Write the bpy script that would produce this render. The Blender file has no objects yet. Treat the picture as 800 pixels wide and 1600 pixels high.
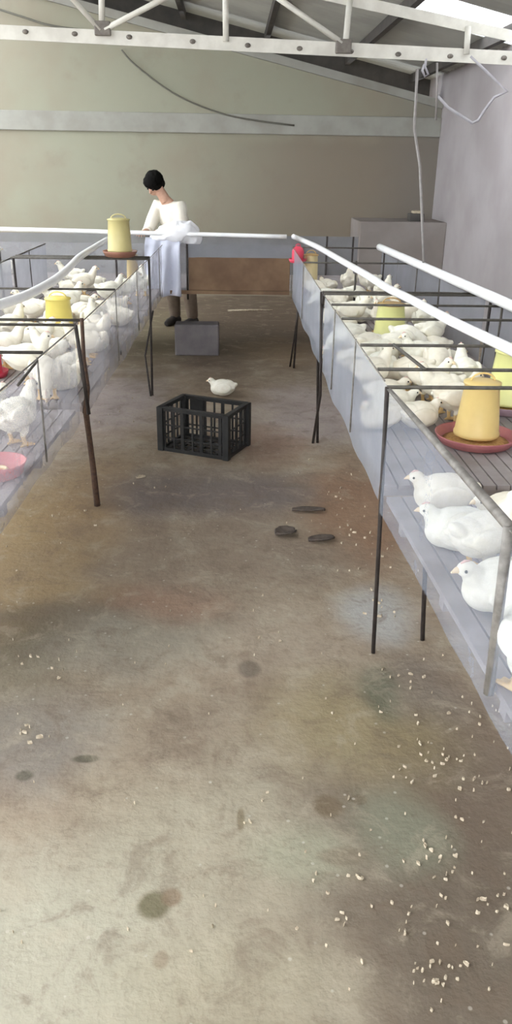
import bpy, bmesh, math, random
from mathutils import Vector, Matrix, noise

random.seed(7)
SC = bpy.context.scene
COL = SC.collection
R = math.radians

# ------------------------------------------------------------------ camera
F = 1250.0
CAM = Vector((0, 0, 1.6))
YAW, PITCH, ROLL = R(2.0), R(23.4), R(0.9)
cam_d = bpy.data.cameras.new('camera')
cam = bpy.data.objects.new('camera', cam_d)
COL.objects.link(cam)
cam_d.sensor_fit = 'VERTICAL'
cam_d.sensor_height = 36.0
cam_d.lens = 36.0 * F / 1600.0
cam_d.clip_start = 0.05
rot = Matrix.Rotation(-YAW, 3, 'Z') @ Matrix.Rotation(R(90) - PITCH, 3, 'X') @ Matrix.Rotation(ROLL, 3, 'Z')
cam.matrix_world = Matrix.Translation(CAM) @ rot.to_4x4()
SC.camera = cam


def ray(px, py):
    return rot @ Vector(((px - 400) / F, -(py - 800) / F, -1.0))


def onz(px, py, z=0.0):
    """point of the level plane at height z that the photograph shows at px, py"""
    d = ray(px, py)
    return CAM + d * ((z - CAM.z) / d.z)


def ony(px, py, y):
    """point of the upright plane at distance y that the photograph shows at px, py"""
    d = ray(px, py)
    return CAM + d * ((y - CAM.y) / d.y)


# ------------------------------------------------------------------ materials
def s2l(c):
    out = []
    for v in c:
        v = v / 255.0
        out.append(v / 12.92 if v <= 0.04045 else ((v + 0.055) / 1.055) ** 2.4)
    return (out[0], out[1], out[2], 1.0)


class Nodes:
    def __init__(self, name):
        self.m = bpy.data.materials.new(name)
        self.m.use_nodes = True
        self.t = self.m.node_tree
        self.t.nodes.clear()
        self.out = self.n('ShaderNodeOutputMaterial')

    def n(self, kind, **kw):
        nd = self.t.nodes.new(kind)
        for k, v in kw.items():
            setattr(nd, k, v)
        return nd

    def l(self, a, b):
        self.t.links.new(a, b)

    def val(self, sock, v):
        if hasattr(v, 'is_linked') or isinstance(v, bpy.types.NodeSocket):
            self.l(v, sock)
        else:
            sock.default_value = v

    def math(self, op, a, b=0.0, c=None):
        nd = self.n('ShaderNodeMath', operation=op)
        self.val(nd.inputs[0], a)
        self.val(nd.inputs[1], b)
        if c is not None:
            self.val(nd.inputs[2], c)
        return nd.outputs[0]

    def mix(self, f, a, b):
        nd = self.n('ShaderNodeMix', data_type='RGBA')
        self.val(nd.inputs[0], f)
        self.val(nd.inputs[6], a)
        self.val(nd.inputs[7], b)
        return nd.outputs[2]

    def noise(self, scale, detail=4.0, rough=0.55, vec=None, dist=0.0):
        nd = self.n('ShaderNodeTexNoise')
        nd.inputs['Scale'].default_value = scale
        nd.inputs['Detail'].default_value = detail
        nd.inputs['Roughness'].default_value = rough
        nd.inputs['Distortion'].default_value = dist
        if vec is None:
            vec = self.obj()
        self.l(vec, nd.inputs['Vector'])
        return nd.outputs[0]

    def obj(self):
        if not hasattr(self, '_tc'):
            self._tc = self.n('ShaderNodeTexCoord')
        return self._tc.outputs['Object']

    def ramp(self, v, lo, hi):
        nd = self.n('ShaderNodeMapRange', interpolation_type='SMOOTHSTEP')
        self.val(nd.inputs[0], v)
        nd.inputs[1].default_value = lo
        nd.inputs[2].default_value = hi
        return nd.outputs[0]

    def bsdf(self, color, rough=0.7, metal=0.0, spec=0.4, bump=None, bump_s=0.3, bump_d=0.01):
        b = self.n('ShaderNodeBsdfPrincipled')
        self.val(b.inputs['Base Color'], color)
        self.val(b.inputs['Roughness'], rough)
        b.inputs['Metallic'].default_value = metal
        b.inputs['Specular IOR Level'].default_value = spec
        if bump is not None:
            bm = self.n('ShaderNodeBump')
            bm.inputs['Strength'].default_value = bump_s
            bm.inputs['Distance'].default_value = bump_d
            self.l(bump, bm.inputs['Height'])
            self.l(bm.outputs[0], b.inputs['Normal'])
        return b

    def done(self, sh):
        self.l(sh.outputs[0], self.out.inputs[0])
        return self.m


def mat_plain(name, a, b, scale=20.0, rough=0.6, metal=0.0, spec=0.4, bump=0.15, vary=0.0):
    N = Nodes(name)
    f = N.noise(scale)
    c = N.mix(N.ramp(f, 0.3, 0.7), s2l(a), s2l(b))
    if vary:
        oi = N.n('ShaderNodeObjectInfo')
        c = N.mix(N.math('MULTIPLY', oi.outputs['Random'], vary), c, s2l((226, 205, 176)))
    return N.done(N.bsdf(c, rough, metal, spec, bump=f, bump_s=bump, bump_d=0.004))


def mat_netting(name, col, cover=0.55, fine=260.0):
    N = Nodes(name)
    f = N.noise(5.0)
    c = N.mix(f, s2l(col), s2l([min(255, v + 16) for v in col]))
    d = N.n('ShaderNodeBsdfDiffuse')
    N.l(c, d.inputs[0])
    t = N.n('ShaderNodeBsdfTranslucent')
    N.l(c, t.inputs[0])
    m1 = N.n('ShaderNodeMixShader')
    m1.inputs[0].default_value = 0.4
    N.l(d.outputs[0], m1.inputs[1])
    N.l(t.outputs[0], m1.inputs[2])
    tr = N.n('ShaderNodeBsdfTransparent')
    # fine woven holes
    v = N.n('ShaderNodeTexVoronoi', feature='DISTANCE_TO_EDGE')
    v.inputs['Scale'].default_value = fine
    N.l(N.obj(), v.inputs['Vector'])
    weave = N.ramp(v.outputs['Distance'], 0.28, 0.12)
    cov = N.math('ADD', N.math('MULTIPLY', weave, 0.05), N.math('ADD', cover - 0.1, N.math('MULTIPLY', f, 0.16)))
    m2 = N.n('ShaderNodeMixShader')
    N.l(cov, m2.inputs[0])
    N.l(tr.outputs[0], m2.inputs[1])
    N.l(m1.outputs[0], m2.inputs[2])
    return N.done(m2)


def mat_translucent(name, col, tl=0.45, rough=0.35):
    N = Nodes(name)
    f = N.noise(14.0)
    c = N.mix(f, s2l(col), s2l([max(0, v - 14) for v in col]))
    b = N.bsdf(c, rough, spec=0.4)
    t = N.n('ShaderNodeBsdfTranslucent')
    N.l(c, t.inputs[0])
    m = N.n('ShaderNodeMixShader')
    m.inputs[0].default_value = tl
    N.l(b.outputs[0], m.inputs[1])
    N.l(t.outputs[0], m.inputs[2])
    return N.done(m)


def mat_floor():
    N = Nodes('worn_concrete')
    geo = N.n('ShaderNodeNewGeometry')
    P = geo.outputs['Position']
    big = N.noise(0.9, 5, 0.6, P)
    mid = N.noise(3.5, 6, 0.65, P)
    fin = N.noise(28.0, 5, 0.6, P)
    c = N.mix(N.ramp(big, 0.32, 0.68), s2l((158, 142, 122)), s2l((142, 130, 113)))
    c = N.mix(N.math('MULTIPLY', N.ramp(mid, 0.5, 0.66), 0.5), c, s2l((116, 98, 82)))
    c = N.mix(N.math('MULTIPLY', N.ramp(mid, 0.5, 0.34), 0.45), c, s2l((174, 166, 148)))
    m2 = N.noise(6.5, 6, 0.7, P, 0.6)
    POST = (m2, mid)
    # warp for the patches
    wn = N.n('ShaderNodeTexNoise')
    wn.inputs['Scale'].default_value = 3.2
    wn.inputs['Detail'].default_value = 5.0
    N.l(P, wn.inputs['Vector'])
    ws = N.n('ShaderNodeVectorMath', operation='SUBTRACT')
    N.l(wn.outputs['Color'], ws.inputs[0])
    ws.inputs[1].default_value = (0.5, 0.5, 0.5)

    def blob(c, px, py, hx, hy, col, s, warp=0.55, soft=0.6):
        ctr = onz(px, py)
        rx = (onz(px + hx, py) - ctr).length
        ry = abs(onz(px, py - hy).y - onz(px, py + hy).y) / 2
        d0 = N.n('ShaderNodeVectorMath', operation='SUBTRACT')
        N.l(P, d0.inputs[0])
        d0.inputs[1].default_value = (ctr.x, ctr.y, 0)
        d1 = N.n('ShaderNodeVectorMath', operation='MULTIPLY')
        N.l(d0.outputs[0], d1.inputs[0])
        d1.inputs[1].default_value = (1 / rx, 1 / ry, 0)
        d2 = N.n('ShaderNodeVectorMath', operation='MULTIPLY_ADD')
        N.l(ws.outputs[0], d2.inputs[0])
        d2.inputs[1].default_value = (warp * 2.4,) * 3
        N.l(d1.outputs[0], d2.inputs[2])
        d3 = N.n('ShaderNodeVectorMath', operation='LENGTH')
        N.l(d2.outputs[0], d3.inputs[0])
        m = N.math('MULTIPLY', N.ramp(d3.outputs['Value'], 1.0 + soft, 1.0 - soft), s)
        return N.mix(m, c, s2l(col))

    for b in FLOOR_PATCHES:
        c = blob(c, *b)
    c = N.mix(N.math('MULTIPLY', N.ramp(m2, 0.50, 0.66), 0.46), c, s2l((112, 97, 82)))
    c = N.mix(N.math('MULTIPLY', N.ramp(m2, 0.48, 0.34), 0.36), c, s2l((174, 164, 144)))
    c = N.mix(N.math('MULTIPLY', N.ramp(fin, 0.55, 0.75), 0.28), c, s2l((110, 98, 84)))
    v = N.n('ShaderNodeTexVoronoi')
    v.inputs['Scale'].default_value = 16.0
    N.l(P, v.inputs['Vector'])
    c = N.mix(N.math('MULTIPLY', N.ramp(v.outputs['Distance'], 0.10, 0.05), 0.5), c, s2l((196, 190, 176)))
    h = N.math('ADD', N.math('MULTIPLY', mid, 0.6), N.math('MULTIPLY', fin, 0.4))
    rough = N.math('MULTIPLY_ADD', big, 0.3, 0.45)
    return N.done(N.bsdf(c, rough, spec=0.3, bump=h, bump_s=0.35, bump_d=0.02))


def mat_wall():
    N = Nodes('stained_plaster')
    geo = N.n('ShaderNodeNewGeometry')
    P = geo.outputs['Position']
    sx = N.n('ShaderNodeSeparateXYZ')
    N.l(P, sx.inputs[0])
    big = N.noise(0.5, 4, 0.6, P)
    mid = N.noise(2.2, 5, 0.6, P)
    c = N.mix(N.ramp(big, 0.35, 0.65), s2l((150, 150, 133)), s2l((146, 138, 122)))
    # the plaster below the ring beam is browner to the right
    low = N.ramp(N.math('ADD', sx.outputs[2], N.math('MULTIPLY', mid, 0.3)), 2.3, 1.95)
    rgt = N.ramp(sx.outputs[0], -1.2, 1.0)
    c = N.mix(N.math('MULTIPLY', N.math('MULTIPLY', low, rgt), 0.85), c, s2l((128, 118, 104)))
    c = N.mix(N.math('MULTIPLY', N.ramp(sx.outputs[0], 1.6, 2.6), 0.5), c, s2l((118, 114, 111)))
    c = N.mix(N.math('MULTIPLY', N.ramp(mid, 0.52, 0.75), 0.3), c, s2l((126, 112, 101)))
    return N.done(N.bsdf(c, 0.9, spec=0.15, bump=mid, bump_s=0.3, bump_d=0.02))


FLOOR_PATCHES = [
    # px, py, half width, half height in the photograph's pixels, colour, strength
    (60, 1480, 230, 190, (176, 174, 156), .7),  # paler cement, with light from the door painted in
    (330, 1330, 210, 160, (164, 158, 138), .6),
    (360, 1560, 200, 90, (162, 156, 134), .6),
    (770, 1450, 250, 260, (102, 92, 80), .85),
    (700, 1190, 160, 140, (108, 95, 82), .8),
    (560, 1130, 130, 90, (146, 134, 98), .6),
    (630, 1300, 70, 60, (134, 138, 118), .6),
    (470, 1330, 70, 40, (156, 156, 134), .6),
    (50, 880, 130, 120, (150, 128, 92), .8),
    (60, 800, 110, 60, (150, 128, 92), .6),
    (150, 770, 60, 60, (146, 122, 92), .6),
    (110, 985, 170, 44, (92, 84, 70), .75),
    (20, 1050, 90, 60, (112, 108, 92), .6),
    (50, 1165, 110, 70, (132, 128, 122), .65),
    (260, 940, 90, 30, (150, 118, 98), .6),
    (200, 1010, 120, 50, (158, 152, 138), .6),
    (430, 1000, 120, 60, (158, 146, 130), .55),
    (340, 770, 190, 34, (106, 97, 95), .8),
    (340, 860, 220, 60, (126, 112, 98), .6),
    (565, 800, 80, 75, (140, 110, 86), .8),
    (590, 960, 55, 40, (170, 172, 170), .75),
    (640, 1070, 80, 50, (122, 114, 106), .6),
    (590, 1080, 28, 40, (82, 88, 72), .65),
    (480, 640, 80, 45, (168, 158, 156), .75),
    (190, 625, 70, 45, (166, 156, 154), .75),
    (420, 695, 50, 26, (142, 112, 98), .6),
    (380, 585, 120, 14, (170, 158, 138), .5),
    (370, 505, 260, 60, (98, 83, 69), .9),  # dark brown floor with the shade under the back cage painted in
    (255, 520, 50, 40, (124, 114, 88), .6),
    (440, 550, 60, 18, (148, 128, 102), .6),
    (240, 1415, 26, 22, (104, 98, 74), .9, .25, .3),
    (268, 1402, 16, 14, (126, 108, 88), .8, .25, .3),
    (514, 1262, 24, 17, (110, 96, 76), .85, .25, .3),
    (562, 1250, 12, 8, (112, 100, 82), .8, .25, .3),
    (534, 1338, 36, 14, (122, 110, 92), .7, .25, .4),
    (390, 1045, 18, 14, (112, 102, 90), .8, .25, .3),
    (134, 1186, 20, 6, (84, 80, 66), .85, .2, .3),
    (38, 1212, 14, 8, (92, 88, 76), .8, .2, .3),
    (376, 1280, 6, 18, (118, 106, 82), .7, .2, .3),
    (252, 1500, 12, 14, (132, 116, 96), .6, .2, .3),
]

M = {}
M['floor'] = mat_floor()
M['wall'] = mat_wall()
M['beam'] = mat_plain('pale_plaster', (156, 156, 148), (142, 140, 132), 3.0, 0.9, bump=0.3)
M['side_wall'] = mat_plain('grey_plaster', (172, 167, 168), (158, 152, 152), 1.2, 0.9, spec=0.15, bump=0.3)
M['low_wall'] = mat_plain('grey_render', (144, 137, 133), (132, 124, 119), 2.0, 0.9, spec=0.15, bump=0.3)
M['roof'] = mat_plain('grey_roof_sheet', (166, 166, 158), (152, 152, 145), 2.0, 0.6, spec=0.3, bump=0.1)
M['dark_wood_and_shade'] = mat_plain('dark_timber_and_gap_shade', (84, 80, 76), (68, 66, 64), 5.0, 0.8)  # roof timber; also colours the shade sheet in the gable gap
M['truss'] = mat_plain('pale_painted_steel', (200, 198, 188), (184, 181, 171), 9.0, 0.5)
M['bolt'] = mat_plain('dark_bolt', (112, 106, 98), (90, 84, 78), 30.0, 0.6)
M['rod'] = mat_plain('dark_rusty_rod', (54, 47, 44), (40, 34, 31), 40.0, 0.6, spec=0.4)
M['bar'] = mat_plain('grey_green_rod', (80, 76, 68), (62, 58, 52), 40.0, 0.6, spec=0.4)
M['stick'] = mat_plain('brown_stick', (84, 62, 48), (58, 44, 36), 60.0, 0.8, bump=0.4)
M['grey_rod'] = mat_plain('worn_grey_tube', (130, 126, 120), (96, 92, 86), 30.0, 0.5, spec=0.5)
M['pipe'] = mat_plain('white_plastic_pipe', (238, 238, 236), (228, 229, 230), 8.0, 0.35, spec=0.5, bump=0.02)
M['net'] = mat_netting('blue_grey_netting', (162, 168, 180), 0.54)
M['net_near'] = mat_netting('clear_blue_grey_netting', (160, 168, 182), 0.36)
M['net_pale'] = mat_netting('pale_grey_netting', (168, 168, 175), 0.40)
M['net_back'] = mat_netting('grey_netting', (134, 136, 143), 0.72)
M['board'] = mat_plain('brown_board', (128, 104, 80), (94, 72, 54), 2.5, 0.8, bump=0.2)
M['slat'] = mat_plain('stained_slat_floor', (160, 153, 152), (138, 129, 125), 6.0, 0.7, bump=0.4)
M['feather'] = mat_plain('white_feathers', (246, 245, 232), (236, 234, 218), 45.0, 0.85, spec=0.1, bump=0.5, vary=0.35)
M['skin_leg'] = mat_plain('pale_yellow_leg', (226, 196, 140), (214, 178, 122), 60.0, 0.6)
M['beak'] = mat_plain('yellow_beak', (236, 214, 176), (226, 200, 160), 60.0, 0.5)
M['comb'] = mat_plain('pink_comb', (232, 196, 184), (226, 184, 174), 80.0, 0.6)
M['eye'] = mat_plain('dark_eye', (30, 24, 20), (22, 18, 16), 50.0, 0.2)
M['amber'] = mat_translucent('amber_plastic', (244, 218, 146), 0.18)
M['lemon'] = mat_translucent('lemon_plastic', (252, 252, 176), 0.18)
M['mustard'] = mat_translucent('mustard_plastic', (208, 197, 140), 0.18)
M['yellow'] = mat_translucent('yellow_plastic', (246, 230, 132), 0.18)
M['cream_yellow'] = mat_translucent('cream_yellow_plastic', (240, 224, 176), 0.18)
M['tan_lid'] = mat_translucent('tan_plastic', (214, 184, 128), 0.3)
M['red_pan'] = mat_plain('faded_red_pan', (188, 122, 120), (176, 106, 110), 12.0, 0.45)
M['brown_pan'] = mat_plain('red_brown_pan', (158, 112, 92), (138, 96, 80), 12.0, 0.5)
M['pink_pan'] = mat_plain('pink_pan', (202, 130, 128), (190, 116, 118), 12.0, 0.5)
M['red'] = mat_plain('bright_red_plastic', (214, 70, 92), (200, 60, 84), 12.0, 0.4)
M['feed'] = mat_plain('feed_meal', (190, 150, 92), (160, 120, 70), 90.0, 0.95, bump=0.6)
M['crate'] = mat_plain('black_crate_plastic', (36, 36, 35), (26, 26, 26), 18.0, 0.5, spec=0.35, bump=0.05)
M['crate_base'] = mat_plain('dusty_crate_base', (70, 67, 64), (52, 50, 48), 18.0, 0.7)
M['sack'] = mat_translucent('white_sack_cloth', (250, 250, 252), 0.15, 0.7)
M['sheet'] = mat_translucent('bluish_white_sheet', (222, 225, 238), 0.25, 0.6)
M['skin'] = mat_plain('skin', (196, 158, 136), (186, 146, 124), 30.0, 0.6, bump=0.03)
M['hair'] = mat_plain('black_hair', (15, 14, 11), (10, 9, 8), 60.0, 0.8, spec=0.1, bump=0.5)
M['shirt'] = mat_plain('off_white_shirt', (232, 228, 214), (222, 216, 202), 12.0, 0.85, bump=0.2)
M['trousers'] = mat_plain('dark_trousers', (116, 102, 88), (102, 89, 77), 14.0, 0.85)
M['shoe'] = mat_plain('dark_shoe', (52, 48, 46), (42, 38, 36), 14.0, 0.6)
M['cable'] = mat_plain('dark_cable', (104, 102, 92), (96, 94, 86), 30.0, 0.6)
M['white_cord'] = mat_plain('white_cord', (160, 158, 162), (150, 148, 152), 30.0, 0.6)
M['hose'] = mat_plain('clear_grey_hose', (134, 129, 126), (122, 118, 115), 30.0, 0.4)
M['debris'] = mat_plain('dark_debris', (98, 88, 80), (78, 70, 64), 30.0, 0.9, bump=0.4)
M['litter'] = mat_plain('pale_litter', (198, 186, 164), (166, 152, 130), 60.0, 0.9)
M['block'] = mat_plain('grey_block', (116, 111, 111), (102, 98, 100), 8.0, 0.9, bump=0.4)
M['purple_pan'] = mat_plain('purple_grey_base', (176, 150, 160), (160, 134, 146), 12.0, 0.5)


# ------------------------------------------------------------------ mesh helpers
class MB:
    def __init__(self):
        self.bm = bmesh.new()

    def box(self, lo, hi, rotz=0.0, ctr=None):
        vs = []
        for x in (lo[0], hi[0]):
            for y in (lo[1], hi[1]):
                for z in (lo[2], hi[2]):
                    p = Vector((x, y, z))
                    if rotz:
                        c = Vector(ctr) if ctr else Vector(((lo[0] + hi[0]) / 2, (lo[1] + hi[1]) / 2, 0))
                        p = Matrix.Rotation(rotz, 3, 'Z') @ (p - c) + c
                    vs.append(self.bm.verts.new(p))
        for f in ((0, 1, 3, 2), (4, 6, 7, 5), (0, 4, 5, 1), (2, 3, 7, 6), (0, 2, 6, 4), (1, 5, 7, 3)):
            self.bm.faces.new([vs[i] for i in f])
        return self

    def beam(self, a, b, w, h, up=(0, 0, 1)):
        """rectangular bar from a to b, w across, h along up"""
        a, b = Vector(a), Vector(b)
        t = (b - a).normalized()
        s = t.cross(Vector(up)).normalized()
        u = s.cross(t).normalized()
        vs = []
        for p in (a, b):
            for i, j in ((-1, -1), (1, -1), (1, 1), (-1, 1)):
                vs.append(self.bm.verts.new(p + s * (i * w / 2) + u * (j * h / 2)))
        for f in ((3, 2, 1, 0), (4, 5, 6, 7), (0, 1, 5, 4), (1, 2, 6, 5), (2, 3, 7, 6), (3, 0, 4, 7)):
            self.bm.faces.new([vs[i] for i in f])
        return self

    def tube(self, pts, rad, n=8, flat=1.0):
        pts = [Vector(p) for p in pts]
        if not hasattr(rad, '__len__'):
            rad = [rad] * len(pts)
        t0 = (pts[1] - pts[0]).normalized()
        up = Vector((0, 0, 1)) if abs(t0.z) < 0.9 else Vector((0, 1, 0))
        s = t0.cross(up).normalized()
        rings = []
        for i, p in enumerate(pts):
            if i == 0:
                t = t0
            elif i == len(pts) - 1:
                t = (pts[i] - pts[i - 1]).normalized()
            else:
                t = ((pts[i + 1] - p).normalized() + (p - pts[i - 1]).normalized()).normalized()
            s = (s - t * s.dot(t)).normalized()
            u = t.cross(s)
            rings.append([self.bm.verts.new(p + (s * math.cos(2 * math.pi * k / n) + u * math.sin(2 * math.pi * k / n) * flat) * rad[i]) for k in range(n)])
        for a, b in zip(rings, rings[1:]):
            for k in range(n):
                self.bm.faces.new((a[k], a[(k + 1) % n], b[(k + 1) % n], b[k]))
        self.bm.faces.new(rings[0][::-1])
        self.bm.faces.new(rings[-1])
        return self

    def lathe(self, prof, n=24, ctr=(0, 0, 0)):
        """closed profile list of (r, z) turned about z"""
        c = Vector(ctr)
        rings = []
        for r, z in prof:
            if r < 1e-5:
                rings.append([self.bm.verts.new(c + Vector((0, 0, z)))])
            else:
                rings.append([self.bm.verts.new(c + Vector((r * math.cos(2 * math.pi * k / n), r * math.sin(2 * math.pi * k / n), z))) for k in range(n)])
        for a, b in zip(rings, rings[1:]):
            for k in range(n):
                k2 = (k + 1) % n
                if len(a) == 1 and len(b) == 1:
                    continue
                if len(a) == 1:
                    self.bm.faces.new((a[0], b[k2], b[k]))
                elif len(b) == 1:
                    self.bm.faces.new((a[k], a[k2], b[0]))
                else:
                    self.bm.faces.new((a[k], a[k2], b[k2], b[k]))
        return self

    def ball(self, c, r, rotm=None, n=12):
        c = Vector(c)
        r = Vector(r) if hasattr(r, '__len__') else Vector((r, r, r))
        mat = Matrix.Translation(c)
        if rotm is not None:
            mat = mat @ rotm.to_4x4()
        mat = mat @ Matrix.Diagonal((r.x, r.y, r.z, 1))
        bmesh.ops.create_uvsphere(self.bm, u_segments=n, v_segments=max(6, n * 2 // 3), radius=1, matrix=mat)
        return self

    def sheet(self, fn, nu, nv, thick=0.0):
        """surface fn(u, v), u and v from 0 to 1"""
        g = [[self.bm.verts.new(fn(i / nu, j / nv)) for j in range(nv + 1)] for i in range(nu + 1)]
        for i in range(nu):
            for j in range(nv):
                self.bm.faces.new((g[i][j], g[i + 1][j], g[i + 1][j + 1], g[i][j + 1]))
        if thick:
            bmesh.ops.recalc_face_normals(self.bm, faces=self.bm.faces[:])
            bmesh.ops.solidify(self.bm, geom=self.bm.faces[:], thickness=thick)
        return self

    def build(self, name, mat, parent=None, smooth=False, loc=None, bevel=0.0):
        bmesh.ops.recalc_face_normals(self.bm, faces=self.bm.faces[:])
        if bevel:
            bmesh.ops.bevel(self.bm, geom=self.bm.edges[:] + self.bm.verts[:], offset=bevel, segments=2, affect='EDGES', profile=0.5)
        me = bpy.data.meshes.new(name)
        if loc is not None:
            bmesh.ops.translate(self.bm, verts=self.bm.verts[:], vec=-Vector(loc))
        self.bm.to_mesh(me)
        self.bm.free()
        for p in me.polygons:
            p.use_smooth = smooth
        o = bpy.data.objects.new(name, me)
        if mat is not None:
            me.materials.append(mat)
        COL.objects.link(o)
        if loc is not None:
            o.location = loc
        if parent is not None:
            o.parent = parent
        return o


def empty(name, loc=(0, 0, 0), rz=0.0):
    o = bpy.data.objects.new(name, None)
    COL.objects.link(o)
    o.location = loc
    o.rotation_euler = (0, 0, rz)
    o.empty_display_size = 0.1
    return o


def tag(o, label, cat, group=None, kind=None):
    o['label'] = label
    o['category'] = cat
    if group:
        o['group'] = group
    if kind:
        o['kind'] = kind
    return o


def structure(o):
    o['kind'] = 'structure'
    return o


def remesh(o, voxel, smooth_iter=6, fac=0.5):
    """fuse the overlapping shapes of o into one continuous skin"""
    m = o.modifiers.new('fuse', 'REMESH')
    m.mode = 'VOXEL'
    m.voxel_size = voxel
    s = o.modifiers.new('soft', 'SMOOTH')
    s.iterations = smooth_iter
    s.factor = fac
    bpy.context.view_layer.update()
    dg = bpy.context.evaluated_depsgraph_get()
    me = bpy.data.meshes.new_from_object(o.evaluated_get(dg))
    o.modifiers.clear()
    old = o.data
    o.data = me
    for p in me.polygons:
        p.use_smooth = True
    bpy.data.meshes.remove(old)
    return o


def copy_tree(o, parent=None):
    c = o.copy()
    COL.objects.link(c)
    if parent is not None:
        c.parent = parent
    for ch in list(o.children):
        copy_tree(ch, c)
    return c


# ------------------------------------------------------------------ the setting
YB = 11.0                                   # back wall
corner = ony(692, 160, YB)
XR = corner.x                               # right wall
gl, gr = ony(130, 5, YB), ony(692, 160, YB)
SL = (gl.z - gr.z) / (gl.x - gr.x)          # slope of the gable (negative)


def gable(x):
    return gr.z + (x - gr.x) * SL


XRIDGE = -2.6
XL = 2 * XRIDGE - XR
GAP = 0.34


def roof_z(x):
    xx = x if x > XRIDGE else 2 * XRIDGE - x
    return gable(xx) + GAP


Y0 = -5.0
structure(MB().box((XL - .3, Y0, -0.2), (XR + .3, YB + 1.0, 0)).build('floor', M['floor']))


def gable_wall():
    mb = MB()
    bm = mb.bm
    xs = [XL, XRIDGE, XR]
    zs = [gable(XR), gable(XRIDGE), gable(XR)]
    f = [bm.verts.new((x, YB, 0)) for x in xs] + [bm.verts.new((x, YB, z)) for x, z in zip(xs, zs)]
    b = [bm.verts.new((x, YB + .24, 0)) for x in xs] + [bm.verts.new((x, YB + .24, z)) for x, z in zip(xs, zs)]
    for i in range(2):
        bm.faces.new((f[i], f[i + 1], f[i + 4], f[i + 3]))
        bm.faces.new((b[i + 1], b[i], b[i + 3], b[i + 4]))
        bm.faces.new((f[i + 3], f[i + 4], b[i + 4], b[i + 3]))
        bm.faces.new((f[i + 1], f[i], b[i], b[i + 1]))
    bm.faces.new((f[0], f[3], b[3], b[0]))
    bm.faces.new((f[5], f[2], b[2], b[5]))
    return mb


structure(gable_wall().build('wall_back', M['wall']))
# pale capping along the top of the gable
structure(MB().beam((XRIDGE, YB - .02, gable(XRIDGE) - .03), (XR, YB - .02, gable(XR) - .03), .08, .09, (0, 0, 1)).build('trim_1', M['beam']))
# ring beam of pale plaster
zb = ony(330, 193, YB).z
structure(MB().box((XL, YB - .035, zb - .11), (XR, YB + .01, zb + .11)).build('trim_2', M['beam'], bevel=0.008))
# dark sheet added beyond the gable gap, standing in for its shade
structure(MB().box((XL - .2, YB + .8, gable(XR) - .6), (XR + .2, YB + .84, roof_z(XRIDGE) + .2)).build('wall_gap_shade', M['dark_wood_and_shade']))
structure(MB().box((XR, Y0, 0), (XR + .2, YB + .8, gable(XR) + GAP + .1)).build('wall_right', M['side_wall']))
# left wall is open to daylight above a dado, with piers between the openings
lw = MB()
lw.box((XL - .2, Y0, 0), (XL, YB, .8))
lw.box((XL - .2, Y0, 2.15), (XL, YB, gable(XR) + GAP + .1))
for yy in (-5.0, -1.8, 1.4, 4.6, 7.8, 10.7):
    lw.box((XL - .2, yy, .8), (XL, yy + .3, 2.15))
structure(lw.build('wall_left', M['side_wall']))


fw = MB()  # unseen front wall, added to hold back light from the open end
fw.box((XL, Y0 - .2, 0), (-3.0, Y0, gable(XR) + GAP))
fw.box((1.6, Y0 - .2, 0), (XR, Y0, gable(XR) + GAP))
structure(fw.build('wall_front_light_block', M['side_wall']))


# corrugated roof with translucent sheets, most of them added for daylight
def roof_sheet(name, mat, x0, x1, y0, y1, lift=0.0, thick=.012):
    pitch = .15
    n = max(4, int((y1 - y0) / pitch * 4))

    def fn(u, v):
        y = y0 + (y1 - y0) * u
        x = x0 + (x1 - x0) * v
        return Vector((x, y, roof_z(x) + lift + .016 * math.sin(2 * math.pi * y / pitch)))
    mb = MB().sheet(fn, n, 1, thick)
    return mb.build(name, mat)


M['skylight'] = mat_netting('translucent_roof_sheet', (235, 238, 240), 0.35, 3.0)
strips = [(-4.6, -3.2, 0), (-3.2, -1.9, 1), (-1.9, 1.2, 0), (1.2, 2.6, 1), (2.6, 4.7, 0), (4.7, 5.9, 1), (5.9, 7.5, 0), (7.5, 8.5, 1), (8.5, 11.95, 0)]
XS0, XS1 = 1.55, XR - .1
structure(roof_sheet('ceiling', M['roof'], XRIDGE, XS0, Y0, YB + .95))
structure(roof_sheet('daylight_sheet_8', M['skylight'], XRIDGE, XL - .15, Y0, YB - .2))  # unseen left slope, made translucent to brighten the barn
structure(roof_sheet('ceiling_left', M['roof'], XRIDGE, XL - .15, YB - .2, YB + .95))
ci = 0
for ya, yb, sky in strips:
    if sky:
        ci += 1
        structure(roof_sheet('daylight_sheet_%d' % ci, M['skylight'], XS0, XR + .25, ya, yb))
    else:
        structure(roof_sheet('ceiling_right', M['roof'], XS0, XR + .25, ya, yb))
# dark purlins running the length of the barn
for i, x in enumerate((XR - .25, 1.5, .45, -.6, -1.65)):
    z = roof_z(x) - .07
    structure(MB().box((x - .03, Y0, z - .05), (x + .03, YB + .8, z + .045)).build('trim_%d' % (i + 3), M['dark_wood_and_shade']))

# low rendered wall in the far right corner
la, lb = ony(563, 346, 10.2), ony(694, 346, 10.2)
structure(MB().box((la.x, 10.2, 0), (XR, YB, la.z)).build('wall_corner_low', M['low_wall'], bevel=.01))

# ------------------------------------------------------------------ roof truss
YT = 5.8
truss = empty('roof_truss', (0, YT, 2.3))
tag(truss, 'pale painted steel roof truss with web bars across the barn', 'truss')


def T(px, py):
    return ony(px, py, YT)


def rel(o, root):
    """part built in world coordinates: keep it there under root"""
    o.parent = root
    o.matrix_parent_inverse = root.matrix_world.inverted() if False else Matrix.Translation(-Vector(root.location))
    return o


def part(mb, name, mat, root, **kw):
    bmesh.ops.translate(mb.bm, verts=mb.bm.verts[:], vec=-Vector(root.location))
    return mb.build(name, mat, root, **kw)


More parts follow.
